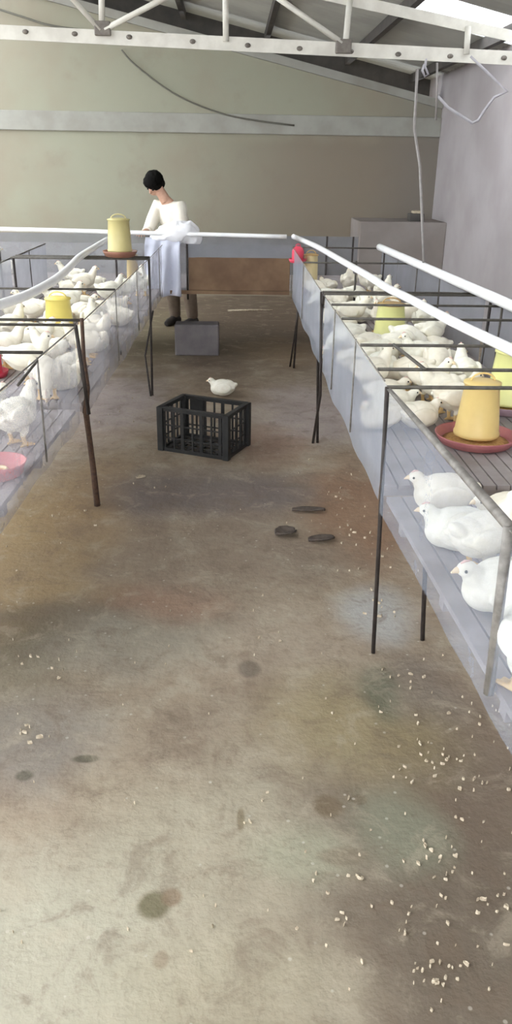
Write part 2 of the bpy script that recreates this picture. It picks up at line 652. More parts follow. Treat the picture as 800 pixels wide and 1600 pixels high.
def chord_y(px):
    """middle of the lower chord in the photograph"""
    pts = [(-60, 44), (0, 48), (160, 55), (400, 72), (640, 86), (800, 91), (900, 94)]
    for (x0, y0), (x1, y1) in zip(pts, pts[1:]):
        if x0 <= px <= x1:
            return y0 + (y1 - y0) * (px - x0) / (x1 - x0)
    return pts[-1][1]


cL, cR = T(0, 50), T(800, 91)
cs = (cR.z - cL.z) / (cR.x - cL.x)
tL, tR = T(535, -2), T(800, 57)
ts = (tR.z - tL.z) / (tR.x - tL.x)


def low_z(x):
    return cL.z + (x - cL.x) * cs


def top_z(x):
    return tL.z + (x - tL.x) * ts


xa, xb = XRIDGE, XR - .02
mb = MB()
mb.beam((xa, YT, low_z(xa)), (xb, YT, low_z(xb)), .008, .078)
mb.beam((xa, YT + .034, low_z(xa) + .036), (xb, YT + .034, low_z(xb) + .036), .07, .008)
part(mb, 'lower_chord', M['truss'], truss)
mb = MB()
mb.beam((xa, YT, top_z(xa)), (xb, YT, top_z(xb)), .008, .06)
mb.beam((xa, YT + .03, top_z(xa) + .03), (xb, YT + .03, top_z(xb) + .03), .06, .008)
part(mb, 'upper_chord', M['truss'], truss)
for (p0, p1) in (((160, 50), (158, -80)), ((353, 65), (352, -40)), ((539, 75), (546, 0)), ((728, 85), (731, 42))):
    a, b = T(*p0), T(*p1)
    b.z = top_z(b.x)
    part(MB().tube([a + Vector((0, -.012, 0)), b + Vector((0, -.012, 0))], .019, 10), 'web_post', M['truss'], truss, smooth=True)
for (p0, p1) in (((158, 48), (112, -3)), ((164, 47), (258, -2)), ((534, 68), (437, 0))):
    a, b = T(*p0), T(*p1)
    d = b - a
    k = (top_z(a.x) - a.z) / (d.z - ts * d.x)
    b = a + d * k
    part(MB().tube([a + Vector((0, -.02, 0)), b + Vector((0, -.02, 0))], .017, 10), 'web_brace', M['truss'], truss, smooth=True)
for px, py in ((161, 48), (536, 76)):
    a = T(px, py)
    part(MB().box((a.x - .05, YT - .035, a.z - .03), (a.x + .05, YT - .004, a.z + .05)), 'gusset', M['bolt'], truss, bevel=.006)
for px in (40, 117, 202, 301, 387, 468, 548, 622, 703, 787):
    a = T(px, chord_y(px))
    part(MB().ball((a.x, YT - .006, a.z), (.02, .012, .014), n=10), 'bolt', M['bolt'], truss, smooth=True)

# hook, hanging hose, cords
hk = MB().tube([T(666, 92), T(664, 104), T(669, 116), T(664, 120), T(660, 110), T(663, 100)], .008, 8)
tag(hk.build('wire_hook', M['white_cord'], smooth=True), 'pale wire hook hanging under the truss above the right cage', 'hook')
TOPZ = .97                                    # top of the cage frames
PIPEZ = TOPZ + .03
hb = onz(662, 410, PIPEZ + .03)
hp = [T(652, 108), T(650, 150), T(647, 200), ony(656, 260, YT + .03), ony(659, 330, (YT + hb.y) / 2), hb]
tag(MB().tube(hp, .009, 8).build('water_hose', M['hose'], smooth=True), 'pale water hose dropping from the truss to the outer white pipe', 'hose')
tag(MB().tube([T(683, 98), T(683, 130), T(681, 188)], .007, 6).build('hanging_cord', M['hose'], smooth=True),
    'short pale cord hanging straight down beside the wire hook', 'cord')
tag(MB().tube([T(735, 88), T(760, 112), T(792, 143), T(772, 152), T(757, 172), T(747, 188), T(738, 192), T(728, 186), T(700, 168), T(684, 150)], .009, 8).build('looped_rope', M['white_cord'], smooth=True),
    'white rope looped in front of the right wall', 'rope')


def wall_cable(pix, r, name, label):
    pts = [ony(px, py, YB - .06) for px, py in pix]
    fine = []
    for i in range(len(pts) - 1):
        for k in range(4):
            p0 = pts[max(0, i - 1)]
            p1, p2 = pts[i], pts[i + 1]
            p3 = pts[min(len(pts) - 1, i + 2)]
            t = k / 4
            fine.append(0.5 * ((2 * p1) + (p2 - p0) * t + (2 * p0 - 5 * p1 + 4 * p2 - p3) * t * t + (3 * p1 - p0 - 3 * p2 + p3) * t ** 3))
    fine.append(pts[-1])
    return tag(MB().tube(fine, r, 6).build(name, M['cable'], smooth=True), label, 'cable')


wall_cable([(190, 78), (212, 102), (270, 145), (330, 172), (385, 186), (460, 196)], .011, 'wall_cable', 'thin dark cable sagging across the back wall below the truss')
wall_cable([(-20, 8), (0, 15), (40, 28), (80, 40), (150, 50)], .013, 'wall_cable', 'thin dark cable at the top left corner above the truss')

# ------------------------------------------------------------------ raised cages
FZ = .60                                      # cage floor


def lerp(a, b, t):
    return a + (b - a) * t


def net_panel(a, b, z0, z1, seed, wav=.012, n=24, m=6):
    a, b = Vector((a[0], a[1], 0)), Vector((b[0], b[1], 0))
    t = (b - a).normalized()
    s = Vector((t.y, -t.x, 0))

    def fn(u, v):
        p = a + (b - a) * u
        w = noise.noise(Vector((u * 6 + seed, v * 1.5, seed))) * wav * (1.2 - .6 * v)
        dz = noise.noise(Vector((u * 5, seed * 3.1, 0))) * .02 * (1 - v)
        return Vector((p.x, p.y, z0 + (z1 - z0) * v + dz)) + s * w
    return MB().sheet(fn, n, m)


def rod(mb, a, b, r=.006, n=6):
    return mb.tube([a, b], r, n)


def make_cage(label, ya, yb, ina, inb, outa, outb, bars, legs, group='raised wire cages', net='net', inner_posts=(), outer_posts=(), floor_mat='slat'):
    """ina/inb: aisle edge x at ya and yb; outa/outb: outer edge"""
    root = empty('poultry_cage', ((ina + outa) / 2, (ya + yb) / 2, 0))
    tag(root, label, 'cage', group)

    def xi(y):
        return lerp(ina, inb, (y - ya) / (yb - ya))

    def xo(y):
        return lerp(outa, outb, (y - ya) / (yb - ya))
    # slatted floor
    mb = MB()
    nsl = max(6, int(abs(outa - ina) / .05))
    for i in range(nsl):
        t0, t1 = .028 + .97 * (i + .06) / nsl, .028 + .97 * (i + .94) / nsl
        q = []
        for z in (FZ - .018, FZ):
            for (y, t) in ((ya, t0), (ya, t1), (yb, t1), (yb, t0)):
                q.append(mb.bm.verts.new((lerp(xi(y), xo(y), t), y, z)))
        for f in ((3, 2, 1, 0), (4, 5, 6, 7), (0, 1, 5, 4), (1, 2, 6, 5), (2, 3, 7, 6), (3, 0, 4, 7)):
            mb.bm.faces.new([q[k] for k in f])
    k = 0
    y = ya + .05
    sgn = 1 if outa > ina else -1
    while y < yb:
        mb.box((min(xi(y) + .03 * sgn, xo(y)), y - .02, FZ - .05), (max(xi(y) + .03 * sgn, xo(y)), y + .02, FZ - .017))
        y += .45
    part(mb, 'slatted_floor', M[floor_mat], root)
    ins = .008 * sgn
    part(net_panel((xi(ya) + ins, ya), (xi(yb) + ins, yb), FZ - .055, TOPZ - .02, ya, wav=.007, n=int((yb - ya) * 14)), 'netting', M[net], root, smooth=True)
    part(net_panel((xo(ya), ya), (xo(yb), yb), FZ - .03, TOPZ, ya + 9, n=int((yb - ya) * 10)), 'netting', M['net_back'], root, smooth=True)
    for e in (0, 1):
        g = (xi, xo)[e]
        part(rod(MB(), (g(ya), ya, TOPZ - .005), (g(yb), yb, TOPZ - .005), (.0028, .005)[e]), 'top_rail', M[('grey_rod', 'bar')[e]], root, smooth=True)
    for y in bars:
        part(rod(MB(), (xi(y), y, TOPZ), (xo(y), y, TOPZ), .0062), 'cross_bar', M['bar'], root, smooth=True)
    for y in inner_posts:
        part(rod(MB(), (xi(y), y, FZ - .02), (xi(y), y, TOPZ), .0036), 'post', M['grey_rod'], root, smooth=True)
    for y in outer_posts:
        part(rod(MB(), (xo(y), y, FZ - .02), (xo(y), y, TOPZ), .0065), 'post', M['bar'], root, smooth=True)
    for lg in legs:
        pts, r, mt = lg
        part(MB().tube(pts, r, 8), 'leg', M[mt], root, smooth=True)
    return root


# aisle edges read from the photograph
def edge_top(px, py):
    return onz(px, py, TOPZ)


R0 = edge_top(795, 822)
R1 = edge_top(605, 605)
R2 = edge_top(505, 458)
YX = 7.3                                       # front of the cross cage
L1 = edge_top(118, 508)
L2 = edge_top(128, 501)
L3 = edge_top(232, 404)
g583, g660 = onz(583, 1020), onz(660, 1000)
g490, g497, g457, g452 = onz(489, 693), onz(496, 692), onz(459, 575), onz(453, 573)
g152, g237, g240 = onz(152, 790), onz(238, 618), onz(232, 590)
RIN0 = R1.x + (R0.x - R1.x) * (R1.y - .85) / (R1.y - R0.y)
ROUT = onz(768, 463, TOPZ).x
cage_r_near = make_cage('nearest raised cage on the right, its corner post closest to the viewer', .85, R1.y, RIN0, R1.x, ROUT - .05, ROUT - .05,
    [R1.y], [
        ([(R0.x, R0.y, TOPZ), (R0.x + .012, R0.y, FZ - .02)], .0115, 'grey_rod'),
        ([(R1.x, R1.y, TOPZ), lerp(R1, g583, .45) * 1.0, (g583.x, g583.y, 0)], .0075, 'rod'),
        ([(g660.x - .03, g660.y + .03, FZ - .02), (g660.x, g660.y, 0)], .0085, 'rod'),
        ([(RIN0 + .06, .95, FZ - .02), (RIN0 + .07, .95, 0)], .008, 'rod'),
        ([(ROUT - .1, .95, TOPZ), (ROUT - .1, .95, 0)], .008, 'rod'),
        ([(ROUT - .05, R1.y, TOPZ), (ROUT - .05, R1.y, 0)], .008, 'rod')],
    net='net_near', outer_posts=(1.6,))
# thick top tube of the near corner
part(MB().tube([(R0.x, R0.y, TOPZ), tuple(lerp(R0, R1, .55)), tuple(lerp(R0, R1, .97))], [.011, .0095, .006], 8), 'corner_tube', M['grey_rod'], cage_r_near, smooth=True)
cage_r_mid = make_cage('middle raised cage on the right, the one with five cross rods and lemon feeder', R1.y + .10, R2.y - .02, R1.x + .01, R2.x, ROUT, ROUT,
    [2.68, 3.08, 3.66, 4.06, R2.y - .03], [
        ([(R2.x, R2.y - .03, TOPZ), (g497.x, g497.y + .2, .5), (g497.x, g497.y, 0)], .0085, 'rod'),
        ([(ROUT, R2.y - .05, TOPZ), (ROUT, R2.y - .05, 0)], .009, 'rod'),
        ([(ROUT, 2.75, TOPZ), (ROUT, 2.75, 0)], .009, 'rod')],
    inner_posts=(3.2, 3.9), outer_posts=(3.5, 4.2))
ca, cb = onz(615, 541, TOPZ), onz(664, 580, TOPZ)
part(rod(MB(), (ca.x, ca.y, TOPZ + .006), (cb.x, cb.y, TOPZ + .006), .006), 'side_rod', M['bar'], cage_r_mid, smooth=True)
RFX = onz(452, 400, TOPZ - .05).x
RFX = .53
cage_r_far = make_cage('farthest raised cage on the right, holding the small red drinker', R2.y + .04, YX - .08, R2.x, RFX, ROUT, ROUT - .1,
    [R2.y + .05, 5.95, 7.1], [
        ([(R2.x - .004, R2.y + .05, TOPZ), (lerp(R2.x, g490.x, .6), R2.y, .4), (g490.x, g490.y + .01, 0)], .0085, 'rod'),
        ([(RFX + .03, 6.75, FZ - .02), (g457.x, g457.y, 0)], .009, 'rod'),
        ([(RFX + .02, 6.55, FZ - .02), (g452.x, g452.y, 0)], .008, 'rod'),
        ([(ROUT - .1, 7.1, TOPZ), (ROUT - .1, 7.1, 0)], .009, 'rod')],
    inner_posts=(5.9, 7.2), outer_posts=(5.4, 6.0, 6.6))
p1, p2 = onz(557, 408, TOPZ), None
part(rod(MB(), (p1.x, p1.y, TOPZ), (p1.x, p1.y, FZ), .008), 'post', M['bar'], cage_r_far, smooth=True)

LOUT = onz(15, 403, TOPZ).x
LN0 = L1.x - .06
cage_l_near = make_cage('nearest raised cage on the left with white birds and a pink pan', 1.9, L1.y, LN0, L1.x, LOUT, LOUT,
    [2.9, L1.y], [
        ([(LN0 - .05, 2.0, FZ - .02), (LN0 - .05, 2.0, 0)], .008, 'rod'),
        ([(LOUT, 2.0, TOPZ), (LOUT, 2.0, 0)], .008, 'rod'),
        ([(LOUT, L1.y - .05, TOPZ), (LOUT, L1.y - .05, 0)], .008, 'rod'),
        ([(L1.x, L1.y, TOPZ), (L1.x + .03, L1.y, FZ - .02)], .0085, 'rod')],
    net='net_pale', inner_posts=(2.82,))
d0, d1 = onz(58, 564, TOPZ), onz(27, 592, TOPZ)
part(rod(MB(), (d0.x, d0.y, TOPZ), (d1.x, d1.y, TOPZ - .02), .005), 'side_rod', M['bar'], cage_l_near, smooth=True)
st = [L2, ony(131, 560, L2.y), ony(137, 605, L2.y), ony(134, 642, L2.y + .02), ony(139, 680, g152.y), ony(146, 735, g152.y), g152]
st[0] = Vector((L2.x, L2.y, TOPZ + .01))
cage_l_mid = make_cage('middle raised cage on the left, propped on a crooked brown stick', L2.y, L3.y - .05, L2.x, L3.x, LOUT, LOUT,
    [L2.y + .01, 4.5, L3.y - .06], [
        (st, [.0085, .009, .011, .014, .014, .015, .016], 'stick'),
        ([(LOUT, L2.y + .1, TOPZ), (LOUT, L2.y + .1, 0)], .009, 'rod')],
    net='net_pale', inner_posts=(4.5, 5.4), outer_posts=(4.6, 5.5))
tw = [ony(137, 655, g152.y - .01), ony(130, 643, g152.y - .03), ony(125, 640, g152.y - .05)]
part(MB().tube(tw, [.008, .006, .004], 6), 'wire_tie', M['rod'], cage_l_mid, smooth=True)
cage_l_far = make_cage('farthest raised cage on the left, its front leg beside the aisle near the sheet', L3.y + .02, YX - .08, L3.x, L3.x + .01, LOUT, LOUT,
    [L3.y + .03], [
        ([(L3.x, L3.y + .03, TOPZ), (L3.x, L3.y, FZ), (g237.x, g237.y, 0)], .009, 'rod'),
        ([(L3.x + .01, L3.y + .1, FZ - .02), (g240.x - .02, g240.y, .18), (g237.x - .01, g237.y - .02, 0)], .0075, 'rod'),
        ([(LOUT, L3.y + .03, TOPZ), (LOUT, L3.y + .03, 0)], .01, 'rod')],
    net='net_pale', inner_posts=(6.9,), outer_posts=(6.6,))

# cross cage along the back
CX0, CX1, CY1 = -4.2, ROUT - .15, 8.3
cross = empty('poultry_cage', ((CX0 + CX1) / 2, 7.8, 0))
tag(cross, 'raised cage across the back with a brown board under blue netting', 'cage', 'raised wire cages')
mb = MB()
for i in range(20):
    y0_, y1_ = lerp(YX, CY1, (i + .06) / 20), lerp(YX, CY1, (i + .94) / 20)
    mb.box((CX0, y0_, FZ - .018), (CX1, y1_, FZ))
for x in [CX0 + .05 + .6 * k for k in range(10)]:
    if x < CX1:
        mb.box((x - .02, YX, FZ - .05), (x + .02, CY1, FZ - .017))
part(mb, 'slatted_floor', M['slat'], cross)
bx0, bx1 = ony(293, 430, YX).x, .52
part(net_panel((CX0, YX), (bx0, YX), FZ - .03, TOPZ, 3.3, n=50), 'netting', M['net_pale'], cross, smooth=True)
part(net_panel((bx0, YX), (bx1 + .02, YX), .84, TOPZ, 4.4, wav=.006, n=16), 'netting', M['net_back'], cross, smooth=True)
part(net_panel((CX0, CY1), (CX1, CY1), FZ - .03, TOPZ, 5.5, n=60), 'netting', M['net_back'], cross, smooth=True)
part(MB().box((bx0 + .01, YX - .004, FZ - .02), (bx1, YX + .008, .86)), 'front_board', M['board'], cross, bevel=.003)
part(MB().beam((bx0 - .3, YX - .012, FZ - .035), (bx1, YX - .012, FZ - .035), .02, .03), 'floor_edge', M['board'], cross)
part(rod(MB(), (bx0, YX - .01, TOPZ), (bx0, YX - .01, FZ - .1), .009), 'post', M['rod'], cross, smooth=True)
for x in (CX0 + .1, -3.0, -2.0, -1.0):
    part(rod(MB(), (x, YX, TOPZ), (x, YX, 0), .009), 'leg', M['rod'], cross, smooth=True)
for x in (CX0 + .1, -2.6, .95, CX1 - .05):
    part(rod(MB(), (x, CY1, TOPZ), (x, CY1, 0), .009), 'leg', M['rod'], cross, smooth=True)

# ------------------------------------------------------------------ white pipes
def pipe(pts, r, label, name='white_pipe'):
    root = None
    fine = []
    pts = [Vector(p) for p in pts]
    for i in range(len(pts) - 1):
        for k in range(4):
            p0, p1, p2, p3 = pts[max(0, i - 1)], pts[i], pts[i + 1], pts[min(len(pts) - 1, i + 2)]
            t = k / 4
            fine.append(0.5 * ((2 * p1) + (p2 - p0) * t + (2 * p0 - 5 * p1 + 4 * p2 - p3) * t * t + (3 * p1 - p0 - 3 * p2 + p3) * t ** 3))
    fine.append(pts[-1])
    o = MB().tube(fine, r, 12).build(name, M['pipe'], smooth=True)
    return tag(o, label, 'pipe', 'white pipes above the cages')


back_z = ony(380, 368, YX - .02).z
bz0 = ony(0, 358, YX - .02)
bz1 = ony(455, 370, YX - .02)
pr = [onz(px, py, PIPEZ) for px, py in ((476, 377), (500, 388), (540, 411), (575, 431), (605, 450), (640, 467), (700, 499), (760, 528), (800, 547), (900, 598), (1000, 652))]
pr[0] = Vector((pr[0].x, min(pr[0].y, YX + .05), PIPEZ))
z_b = bz1.z
pr = [Vector((bz1.x + .02, YX + .02, z_b))] + pr
pipe(pr, [.021] * 100 and .021, 'wavy white water pipe running down the middle of the right cages')
b0 = onz(593, 386, PIPEZ)
dirv = (onz(800, 478, PIPEZ) - b0)
pipe([b0, b0 + dirv * .33, b0 + dirv * .66, b0 + dirv * 1.0, b0 + dirv * 1.5], .027, 'straight thick white pipe along the outer edge of the right cages')
pl = [onz(px, py, PIPEZ) for px, py in ((168, 374), (150, 385), (125, 401), (110, 416), (95, 430), (75, 444), (40, 462), (0, 476), (-60, 498), (-150, 540))]
pipe(pl, .023, 'wavy white water pipe running down the left cages')
pipe([bz0 + Vector((-2.2, 0, .0)), bz0, lerp(bz0, bz1, .5), bz1 + Vector((-.04, 0, 0))], .018, 'thin straight white pipe along the cage across the back')

# ------------------------------------------------------------------ feeders
FEED_GROUP = 'poultry feeders in the cages'


def make_feeder(loc, label, body, pan, h=.23, r0=.09, r1=.062, pan_r=.15, lid=None, base=None):
    root = empty('poultry_feeder', loc)
    tag(root, label, 'feeder', FEED_GROUP)
    pr = pan_r
    MB().lathe([(0, 0), (pr * .8, 0), (pr * .9, .006), (pr, .04), (pr + .006, .042), (pr + .004, .036), (pr * .93, .012), (pr * .8, .008), (0, .008)], 36).build('pan', M[pan], root, smooth=True)
    MB().lathe([(0, .009), (pr * .84, .011), (pr * .6, .022), (0, .03)], 28).build('feed', M['feed'], root, smooth=True)
    z0 = .036
    MB().lathe([(r0 - .004, z0), (r0, z0), (r0 + .002, z0 + .012), (r0 - .002, z0 + .02), (lerp(r0, r1, .5), z0 + h * .5), (r1, z0 + h - .01), (r1 + .004, z0 + h - .006), (r1 + .004, z0 + h),
                (r1 - .004, z0 + h), (r1 - .005, z0 + h - .01), (lerp(r0, r1, .5) - .004, z0 + h * .5), (r0 - .005, z0 + .02)], 32).build('hopper', M[body], root, smooth=True)
    MB().lathe([(0, z0 + h + .012), (r1 * .6, z0 + h + .01), (r1 + .006, z0 + h + .002), (r1 + .006, z0 + h - .006), (r1 * .6, z0 + h + .002), (0, z0 + h + .004)], 28).build('lid', M[lid or body], root, smooth=True)
    kn = MB()
    kn.tube([Vector((r1 * .7 * math.cos(a), 0, z0 + h + .006 + .03 * math.sin(a))) for a in [math.pi * k / 8 for k in range(9)]], .004, 6)
    kn.build('handle', M[lid or body], root, smooth=True)
    return root


def on_floor(px, py):
    return onz(px, py, FZ)


feeders = {}


def feeder(key, px, py, label, short, body, pan, **kw):
    """px, py: where the photograph shows the middle of the pan on the cage floor"""
    p = on_floor(px, py)
    feeders[key] = (p, short)
    return make_feeder(p, label, body, pan, **kw)


feeder('amber', 742, 692, 'amber yellow cone feeder on a wide red pan in the nearest right cages', 'the amber feeder', 'amber', 'red_pan', h=.21, r0=.088, r1=.066, pan_r=.155)
feeder('pale', 792, 640, 'pale lemon feeder at the right edge, behind the amber feeder', 'the pale lemon feeder', 'lemon', 'purple_pan', h=.23, r0=.1, r1=.08, pan_r=.15)
feeder('mid', 607, 535, 'lemon feeder with a tan lid in the middle right cage', 'the tan lidded feeder', 'lemon', 'brown_pan', h=.2, r0=.1, r1=.08, pan_r=.13, lid='tan_lid')
feeder('far_r', 484, 455, 'small cream yellow feeder behind the red drinker, far right cage', 'the small cream yellow feeder', 'cream_yellow', 'purple_pan', h=.27, r0=.065, r1=.058, pan_r=.09, lid='tan_lid')
feeder('left', 96, 540, 'bright yellow feeder in the left cage beside the crooked stick', 'the bright yellow feeder', 'yellow', 'brown_pan', h=.24, r0=.085, r1=.07, pan_r=.14)
mp = onz(188, 401, TOPZ + .0065)
make_feeder(mp, 'mustard feeder standing on the left frame, above the white pipe', 'mustard', 'brown_pan', h=.22, r0=.088, r1=.076, pan_r=.12)
for dy in (-.06, .06):
    part(rod(MB(), (L3.x, mp.y + dy, TOPZ), (LOUT, mp.y + dy, TOPZ), .0062), 'cross_bar', M['bar'], cage_l_mid if mp.y + dy < L3.y else cage_l_far, smooth=True)
feeder('orange', 208, 444, 'small yellow feeder low behind the left cage, right of the mustard feeder', 'the small yellow feeder', 'amber', 'pink_pan', h=.22, r0=.055, r1=.045, pan_r=.075)

# drinkers and loose pans
def make_drinker(loc, label, mat, r=.055, h=.16):
    root = empty('poultry_drinker', loc)
    tag(root, label, 'drinker')
    MB().lathe([(0, 0), (r * 1.3, 0), (r * 1.5, .03), (r * 1.45, .03), (r * 1.2, .008), (0, .008)], 28).build('tray', M[mat], root, smooth=True)
    MB().lathe([(r, .012), (r * .98, h * .7), (r * .8, h * .9), (r * .4, h), (0, h + .004), (0, h - .004), (r * .7, h * .85), (r * .9, h * .65), (r * .93, .012)], 28).build('reservoir', M[mat], root, smooth=True)
    MB().tube([Vector((.02 * math.cos(a), 0, h + .02 * math.sin(a))) for a in [math.pi * k / 6 for k in range(7)]], .004, 6).build('handle', M[mat], root, smooth=True)
    return root


p = ony(465, 410, 7.1)
feeders['red'] = (Vector((p.x, p.y, FZ)), 'the red drinker')
dk = make_drinker(p, 'small red drinker hung at the far end of the right cages', 'red', .052, .13)
MB().tube([(0, 0, .14), (0, 0, TOPZ - p.z)], .004, 6).build('cord', M['hose'], dk, smooth=True)
p = on_floor(-14, 588)
make_drinker(p, 'red drinker cut by the left edge of the photo', 'red', .06, .15)
p = on_floor(-2, 742)
feeders['pan'] = (p, 'the pink pan')
pan = empty('feed_pan', p)
tag(pan, 'pink round feed pan with a pale ring at the left edge', 'pan')
MB().lathe([(0, 0), (.075, 0), (.085, .01), (.095, .05), (.1, .051), (.09, .03), (.07, .012), (0, .012)], 32).build('dish', M['pink_pan'], pan, smooth=True)
MB().lathe([(.022, .013), (.03, .014), (.036, .02), (.03, .026), (.022, .02), (.022, .013)], 24).build('ring', M['beak'], pan, smooth=True)

# ------------------------------------------------------------------ birds
def chicken_mesh(pose):
    mb = MB()
    ry = lambda a: Matrix.Rotation(R(a), 3, 'Y')
    zb = {'stand': .112, 'feed': .112, 'rest': .056}[pose]
    mb.ball((0, 0, zb), (.076, .06, .056), ry(-14 if pose == 'stand' else (8 if pose == 'feed' else -4)), 16)
    mb.ball((.036, 0, zb - .002 + (.008 if pose == 'stand' else -.004)), (.048, .047, .046), None, 14)
    mb.ball((-.042, 0, zb + .006), (.045, .05, .044), None, 14)
    dt = .03 if pose != 'rest' else .016
    mb.tube([(-.05, 0, zb + .01), (-.085, 0, zb + .012 + dt * .6), (-.1, 0, zb + .012 + dt)], [.038, .028, .013], 10, .6)
    for s in (-1, 1):
        mb.ball((-.012, s * .052, zb + .006), (.06, .013, .036), ry(8), 14)
        mb.tube([(-.05, s * .045, zb + .004), (-.088, s * .03, zb + .008)], [.018, .007], 8)
    if pose == 'stand':
        nk = [(.045, 0, zb + .012), (.07, 0, zb + .042), (.083, 0, zb + .072)]
        hd = (.092, 0, zb + .084)
    elif pose == 'feed':
        nk = [(.05, 0, zb - .004), (.085, 0, zb - .022), (.108, 0, zb - .052)]
        hd = (.118, 0, zb - .064)
    else:
        nk = [(.04, 0, zb + .008), (.06, 0, zb + .022), (.072, 0, zb + .036)]
        hd = (.08, 0, zb + .044)
    mb.tube(nk, [.038, .029, .021], 12)
    mb.ball(hd, (.023, .018, .018), ry(50 if pose == 'feed' else 5), 12)
    if pose != 'rest':
        for s in (-1, 1):
            mb.tube([(-.002, s * .026, zb - .02), (.008, s * .028, zb - .058), (-.004, s * .028, zb - .07)], [.027, .014, .009], 10)
            mb.tube([(-.004, s * .028, zb - .066), (.004, s * .028, .008)], [.0085, .0075], 8)
            for a in (-28, 0, 28):
                mb.tube([(.002, s * .028, .008), (.002 + .036 * math.cos(R(a)), s * .028 + .036 * math.sin(R(a)), .006)], [.0075, .0055], 6)
            mb.tube([(.002, s * .028, .008), (-.018, s * .028, .007)], [.007, .005], 6)
    o = mb.build('young_chicken', M['feather'])
    remesh(o, .0042, 3, .5)
    me = o.data
    if len(me.materials) == 0:
        me.materials.append(M['feather'])
    me.materials.append(M['skin_leg'])
    if pose != 'rest':
        for p in me.polygons:
            if p.center.z < .042 and abs(p.center.y) < .06 and p.center.x < .06:
                p.material_index = 1
    h = Vector(hd)
    f = (Matrix.Rotation(R(50 if pose == 'feed' else 5), 3, 'Y') @ Vector((1, 0, 0)))
    b = MB().tube([h + f * .016, h + f * .024 + Vector((0, 0, -.001)), h + f * .033 + Vector((0, 0, -.005))], [.009, .006, .0015], 8)
    b.build('beak', M['beak'], o, smooth=True)
    upv = Vector((-f.z, 0, f.x)) if f.x > 0 else Vector((0, 0, 1))
    cmb = MB()
    cmb.tube([h + f * .014 + upv * .014, h + f * .005 + upv * .019, h - f * .006 + upv * .018], [.002, .004, .002], 8, .55)
    cmb.build('comb', M['comb'], o, smooth=True)
    for s in (-1, 1):
        MB().ball(h + f * .008 + Vector((0, s * .0165, 0)) + upv * .003, .0034, None, 8).build('eye', M['eye'], o, smooth=True)
    return o


protos = {k: chicken_mesh(k) for k in ('stand', 'feed', 'rest')}
used = set()
birds = []


def bird(pose, p, yaw, sc):
    src = protos[pose]
    if pose not in used:
        used.add(pose)
        o = src
    else:
        o = copy_tree(src)
    o.location = p
    o.rotation_euler = (0, 0, yaw)
    sc *= 1.12
    o.scale = (sc, sc * 1.06, sc)
    birds.append((o, Vector(p), pose, yaw, sc))
    return o


ZC = {'stand': .12, 'feed': .1, 'rest': .06}


def bird_at(pose, px, py, deg, sc=1.0, floor=FZ):
    """px, py: where the photograph shows the middle of the body; deg 0 = faces right, 90 = away"""
    q = onz(px, py, floor + ZC[pose] * sc)
    return bird(pose, Vector((q.x, q.y, floor + .001)), R(deg), sc)


# birds that stand out in the photograph
BIRDS = [
    ('rest', 693, 772, 172, 1.0), ('rest', 706, 828, 165, 1.0), ('stand', 752, 838, 25, .95),
    ('rest', 764, 918, 185, 1.05), ('stand', 800, 1000, 100, 1.05), ('rest', 792, 805, 190, 1.0),
    ('stand', 802, 765, 200, .95), ('rest', 838, 900, 150, 1.0), ('rest', 830, 830, 60, 1.0),
    ('rest', 605, 583, 160, .9), ('rest', 641, 580, 10, .95), ('stand', 655, 552, 200, .95), ('rest', 700, 565, 20, .95),
    ('stand', 690, 605, 185, .95), ('stand', 725, 580, 90, .95), ('rest', 735, 548, 170, .95),
    ('stand', 700, 530, 10, .95), ('stand', 672, 500, 80, .95), ('rest', 640, 520, 200, .95), ('stand', 690, 490, 170, .95),
    ('stand', 745, 520, 20, .95), ('feed', 665, 530, 150, .95), ('rest', 770, 560, 60, .95), ('stand', 760, 600, 190, .95),
    ('rest', 560, 492, 170, .9), ('stand', 600, 470, 20, .95), ('rest', 572, 470, 200, .95), ('stand', 640, 490, 100, .95),
    ('stand', 545, 438, 80, .95), ('rest', 560, 450, 10, .95), ('stand', 580, 440, 190, .95), ('rest', 530, 448, 170, .95),
    ('stand', 520, 430, 20, .95), ('rest', 510, 446, 120, .95), ('stand', 600, 455, 60, .95), ('rest', 545, 462, 10, .95),
    ('stand', 505, 418, 160, .95), ('rest', 525, 415, 30, .95), ('stand', 545, 420, 170, .95), ('rest', 615, 500, 10, .9),
    # left
    ('stand', 42, 650, 60, 1.0), ('stand', 66, 655, 110, 1.0), ('rest', 55, 690, 30, 1.0), ('stand', 8, 650, 150, 1.0), ('rest', 10, 690, 170, 1.0),
    ('rest', 45, 520, 170, 1.0), ('stand', 40, 560, 10, 1.05), ('rest', 65, 580, 30, 1.0), ('stand', 78, 545, 160, .95), ('rest', 20, 590, 120, 1.0),
    ('rest', 95, 590, 20, 1.0), ('stand', 15, 510, 60, 1.0), ('rest', 112, 570, 80, .95),
    ('rest', 20, 488, 20, 1.0), ('stand', 50, 482, 170, 1.0), ('rest', 85, 470, 200, 1.0), ('stand', 105, 468, 30, 1.0), ('rest', 130, 475, 10, 1.0),
    ('rest', 110, 450, 170, 1.0), ('stand', 130, 440, 20, 1.0), ('rest', 150, 450, 160, 1.0), ('stand', 170, 455, 30, 1.0), ('rest', 160, 430, 190, 1.0),
    ('stand', 145, 500, 100, 1.0), ('rest', 160, 520, 70, 1.0), ('stand', 140, 535, 190, 1.0), ('rest', 175, 490, 110, 1.0), ('rest', 150, 475, 0, 1.0),
    ('stand', 135, 415, 180, 1.0), ('rest', 152, 408, 20, 1.0), ('stand', 220, 440, 90, 1.0), ('rest', 190, 470, 80, 1.0), ('stand', 195, 450, 20, 1.0),
    ('rest', 60, 500, 0, 1.0), ('stand', 5, 540, 20, 1.0), ('rest', 88, 505, 30, 1.0),
]


def inside(q):
    if q.x > 0:
        lim = RIN0 if q.y < R1.y else .5
        return q.y > .95
    return True


